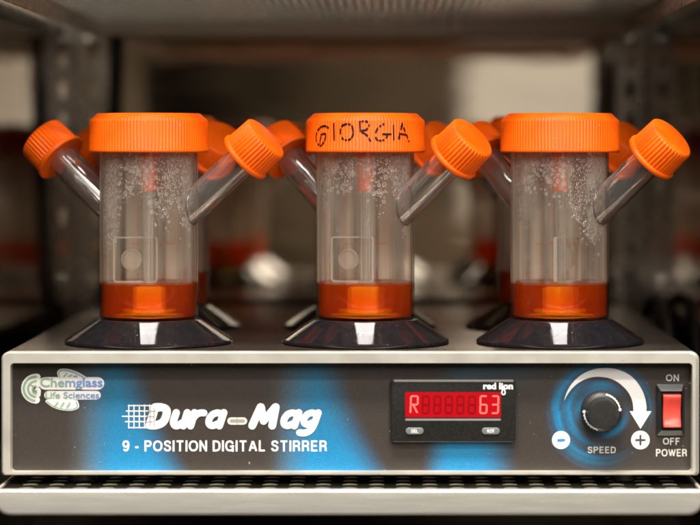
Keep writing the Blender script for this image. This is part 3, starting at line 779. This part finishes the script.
# lowest droplet height across each front flask (above the stirrer top)
E1 = pw([(-1, .088), (-.85, .062), (-.6, .066), (-.5, .092), (-.2, .100), (0, .098), (.15, .083), (.5, .082), (.62, .096), (.75, .078), (1, .074)])
E2 = pw([(-1, .094), (-.8, .098), (-.62, .108), (-.5, .099), (-.3, .098), (-.2, .115), (-.02, .112), (.02, .098), (.25, .090), (.4, .088), (.5, .108), (.6, .100), (.75, .080), (.85, .072), (1, .088)])
E3 = pw([(-1, .086), (-.8, .102), (-.5, .107), (-.2, .100), (.05, .098), (.1, .108), (.14, .088), (.3, .080), (.55, .068), (.8, .066), (.95, .090), (1, .1)])

GROUP = 'clear spinner flasks with orange lids on the stirrer'
def flask(x, y, arm_rot, label, edge=None, cnt=0, big=1., seed=1, paddle_rot=0.):
    root = tag(empty('spinner_flask', (x, y, ZT + .0002)), label, 'flask', GROUP)
    for nm, fn in (('base', base_mesh), ('vessel', vessel_mesh), ('liquid', liquid_mesh), ('lid', lid_mesh), ('hub', hub_mesh), ('orange_arc', line_mesh)):
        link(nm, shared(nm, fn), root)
    imp = link('impeller', shared('impeller', shaft_mesh), root); imp.rotation_euler = (0, 0, R(paddle_rot))
    for nm, fn in (('magnet_holder', magnet_mesh), ('paddle', paddle_mesh), ('paddle_edge', pedge_mesh), ('paddle_disc', pdisc_mesh)): link(nm, shared(nm, fn), imp)
    for k in (-arm_rot[0], 180 - arm_rot[1]):
        arm = link('side_arm', shared('side_arm', arm_mesh), root); arm.rotation_euler = (0, 0, R(k))
        link('arm_cap', shared('arm_cap', arm_cap_mesh), arm)
    if edge:
        dr = link('condensation', droplets(seed, edge, cnt, big), root); dr['kind'] = 'stuff'
    return root
Y1, Y2 = 1.560, 1.700
f1 = flask(-.1567, Y1, (18, 24), 'clear spinner flask with unmarked orange lid at the left end of the front row', E1, 2000, 1.2, 3, 6)
f2 = flask(-.0188, Y1, (33, 40), 'clear spinner flask with black handwriting on its orange lid, middle of the front row', E2, 1500, 1., 5, -14)
f3 = flask(.1050, Y1, (34, 47), 'clear spinner flask at the right end of the front row, nearest the power switch', E3, 2000, 1.3, 8, 232)
ER = pw([(-1, .105), (1, .105)])
flask(-.1603, Y2, (56, 45), 'blurred rear spinner flask half hidden behind the left front flask', None)
flask(-.0243, Y2, (43, 45), 'blurred rear spinner flask hidden behind the flask with the handwritten lid', None)
flask(.1020, Y2, (45, 50), 'blurred rear spinner flask half hidden behind the right front flask', None)

# handwriting on the middle lid: marker catches only the crests of the ribs
def handwriting():
    # strokes in photo pixels on the near side of the lid (centre 365, x), y down
    S = [[(329, 128), (325, 126), (320, 128), (316.6, 134), (317, 142), (321, 146), (325.4, 140), (325.8, 134), (321, 135)],
         [(321.2, 137), (319.6, 147)],
         [(334.5, 124), (334.8, 140)],
         [(349, 124), (343, 126), (341, 133), (344, 139.4), (350, 140), (353.8, 135), (353, 127), (349, 124)],
         [(360.6, 123), (361.2, 136)], [(360.6, 122), (367, 121.6), (369.8, 125.6), (367, 130), (362, 131.4), (368, 136), (371, 141), (373, 141)],
         [(385, 124), (379, 128), (376, 135), (378.4, 140.4), (385, 140), (388, 135), (383.4, 134.4)], [(383.6, 134.4), (393, 134.4)],
         [(394, 126), (394.4, 140)],
         [(398.8, 141), (400.6, 132), (402.6, 123.6)], [(400, 139), (401.6, 130), (403, 124)], [(402.6, 123.6), (406, 132), (409.8, 142)], [(400.6, 134), (407.4, 135)]]
    rnd = random.Random(4); vs, fs = [], []; ink = 0
    sc = F / (Y1 - .0377); nR = 110
    for sk in S:
        pts = s2(sk, 10)
        for i in range(len(pts) - 1):
            p, q = Vector(pts[i]), Vector(pts[i + 1]); L_ = (q - p).length; m_ = max(1, int(L_ / .22))
            for k in range(m_):
                c = p + (q - p) * (k / m_); x = (c.x - 365.5) / sc; z = EYE - (c.y - 150) / sc - ZT
                if abs(x) > .0365: continue
                th_ = -math.acos(x / .0377) ; ph = math.cos(nR * th_)
                ink += 1
                cov = .5 + .5 * math.sin(ink * .045 + 1.3 * math.sin(ink * .017))
                if ph < .35 - .9 * cov or rnd.random() < .25 - .2 * cov: continue
                r = .0377 + .00020 * ph + .00009; h = .00062
                w = .00046 / .0377
                k0 = len(vs)
                for da, dz in ((-w, -h), (w, -h), (w, h), (-w, h)):
                    vs.append((r * math.cos(th_ + da), r * math.sin(th_ + da), z + dz)); 
                vs[k0:] = [(v[0] * (1 + .000001 * (k0 % 97)), v[1] * (1 + .00002 * (k0 % 37)), v[2]) for v in vs[k0:]]
                fs.append([k0, k0 + 1, k0 + 2, k0 + 3])
    return to_mesh('handwriting', vs, fs, M['ink'])
lid2 = [o for o in f2.children if o.name.startswith('lid')][0]
link('handwriting', handwriting(), lid2)

# ------------------------------------------------------------------ cables
cab = MB().tube(spline([(-.2245, 1.962, .296), (-.2270, 1.962, .22), (-.2290, 1.960, .16), (-.2330, 1.955, .10), (-.2400, 1.945, .05), (-.2410, 1.94, .02), (-.235, 1.937, .012), (-.20, 1.935, .012)], 8), .0038).obj('power_cord', M['cable'])
tag(cab, 'black power cord hanging down the back wall behind the left flask', 'cord')
loop = MB().tube(spline([(.1930, 1.90, .012), (.1930, 1.90, .06), (.1930, 1.86, .088), (.1930, 1.80, .095), (.1930, 1.74, .088), (.1930, 1.71, .05), (.1930, 1.69, .006)], 8), .0042)
loop.tube(spline([(.1935, 1.93, .012), (.1925, 1.93, .05), (.1925, 1.84, .075), (.1925, 1.78, .06), (.1925, 1.76, .006)], 8), .0036)
lo_ = loop.obj('tubing_loop', M['cable']); tag(lo_, 'black tubing bent in a loop between the stirrer and the right wall', 'tubing')

# ------------------------------------------------------------------ light
def area(name, loc, target, sx, sy, power, col):
    l = bpy.data.lights.new(name, 'AREA'); l.shape = 'RECTANGLE'; l.size = sx; l.size_y = sy; l.energy = power; l.color = col
    o = bpy.data.objects.new(name, l); C.objects.link(o); o.location = loc
    o.rotation_euler = (Vector(target) - Vector(loc)).to_track_quat('-Z', 'Y').to_euler(); return o
tg = (-.03, 1.50, .12)
area('ceiling_lamp', (-.05, .10, 1.78), tg, 1.6, .15, 30, (1, .95, .87))
area('near_ceiling_lamp', (-.05, .95, 1.66), (-.05, 1.5, .12), 1.0, .20, 56, (1, .96, .92))
area('window_light', (.80, -1.0, 1.45), tg, 1.4, 1.0, 46, (1, .96, .90))
area('tall_window', (.28, -1.0, .50), (.28, 2, .50), .28, .90, .56, (1, .95, .87))
area('fill_light', (-1.3, -.2, 1.9), tg, 1.0, .7, 20, (1, .93, .83))  # added fill that brightens the flasks, no lamp of the room

w = bpy.data.worlds.new('World'); bpy.context.scene.world = w; w.use_nodes = True
wn, wl = w.node_tree.nodes, w.node_tree.links
bg = wn['Background']; bg.inputs['Strength'].default_value = .24
tc = wn.new('ShaderNodeTexCoord'); nz = wn.new('ShaderNodeTexNoise'); nz.inputs['Scale'].default_value = 9.; nz.inputs['Detail'].default_value = 3
sp = wn.new('ShaderNodeSeparateXYZ'); wl.new(tc.outputs['Generated'], sp.inputs['Vector'])
cr = wn.new('ShaderNodeValToRGB'); cr.color_ramp.elements[0].position = .36; cr.color_ramp.elements[0].color = (.022, .017, .013, 1)
cr.color_ramp.elements[1].position = .68; cr.color_ramp.elements[1].color = (.86, .62, .40, 1)
gr = wn.new('ShaderNodeMapRange'); gr.inputs['From Min'].default_value = -.16; gr.inputs['From Max'].default_value = .14; gr.inputs['To Min'].default_value = -.10; gr.inputs['To Max'].default_value = .12
wl.new(sp.outputs['X'], gr.inputs['Value'])
ad = wn.new('ShaderNodeMath'); ad.operation = 'ADD'
wl.new(tc.outputs['Generated'], nz.inputs['Vector']); wl.new(nz.outputs['Fac'], ad.inputs[0]); wl.new(gr.outputs['Result'], ad.inputs[1]); wl.new(ad.outputs[0], cr.inputs['Fac'])
# the room's floor is dark
dk = wn.new('ShaderNodeMapRange'); dk.inputs['From Min'].default_value = -.11; dk.inputs['From Max'].default_value = -.03; dk.inputs['To Min'].default_value = .02; dk.inputs['To Max'].default_value = 1
wl.new(sp.outputs['Z'], dk.inputs['Value'])
vm = wn.new('ShaderNodeVectorMath'); vm.operation = 'SCALE'; wl.new(cr.outputs['Color'], vm.inputs[0]); wl.new(dk.outputs['Result'], vm.inputs['Scale']); wl.new(vm.outputs['Vector'], bg.inputs['Color'])

# ------------------------------------------------------------------ camera
cam = bpy.data.cameras.new('camera'); co = bpy.data.objects.new('camera', cam); C.objects.link(co)
co.location = (0, 0, EYE); co.rotation_euler = (R(90), 0, 0)
cam.sensor_width = 36; cam.lens = F / 700 * 36
cam.shift_x = -(395 - 350) / 700; cam.shift_y = -(262.5 - 150) / 700
cam.clip_start = .05; cam.clip_end = 50
cam.dof.use_dof = True; cam.dof.focus_distance = 1.525; cam.dof.aperture_fstop = cam.lens / 34.
cam.dof.aperture_blades = 0

sc = bpy.context.scene; sc.camera = co
sc.render.engine = 'CYCLES'
cy = sc.cycles
cy.max_bounces = 24; cy.transmission_bounces = 20; cy.glossy_bounces = 8; cy.diffuse_bounces = 4; cy.volume_bounces = 3; cy.transparent_max_bounces = 12
cy.caustics_refractive = True; cy.caustics_reflective = True; cy.blur_glossy = .3; cy.sample_clamp_indirect = 40
cy.use_denoising = True
try: cy.denoiser = 'OPENIMAGEDENOISE'
except Exception: pass
sc.view_settings.view_transform = 'Standard'; sc.view_settings.look = 'None'; sc.view_settings.exposure = .13; sc.view_settings.gamma = 1
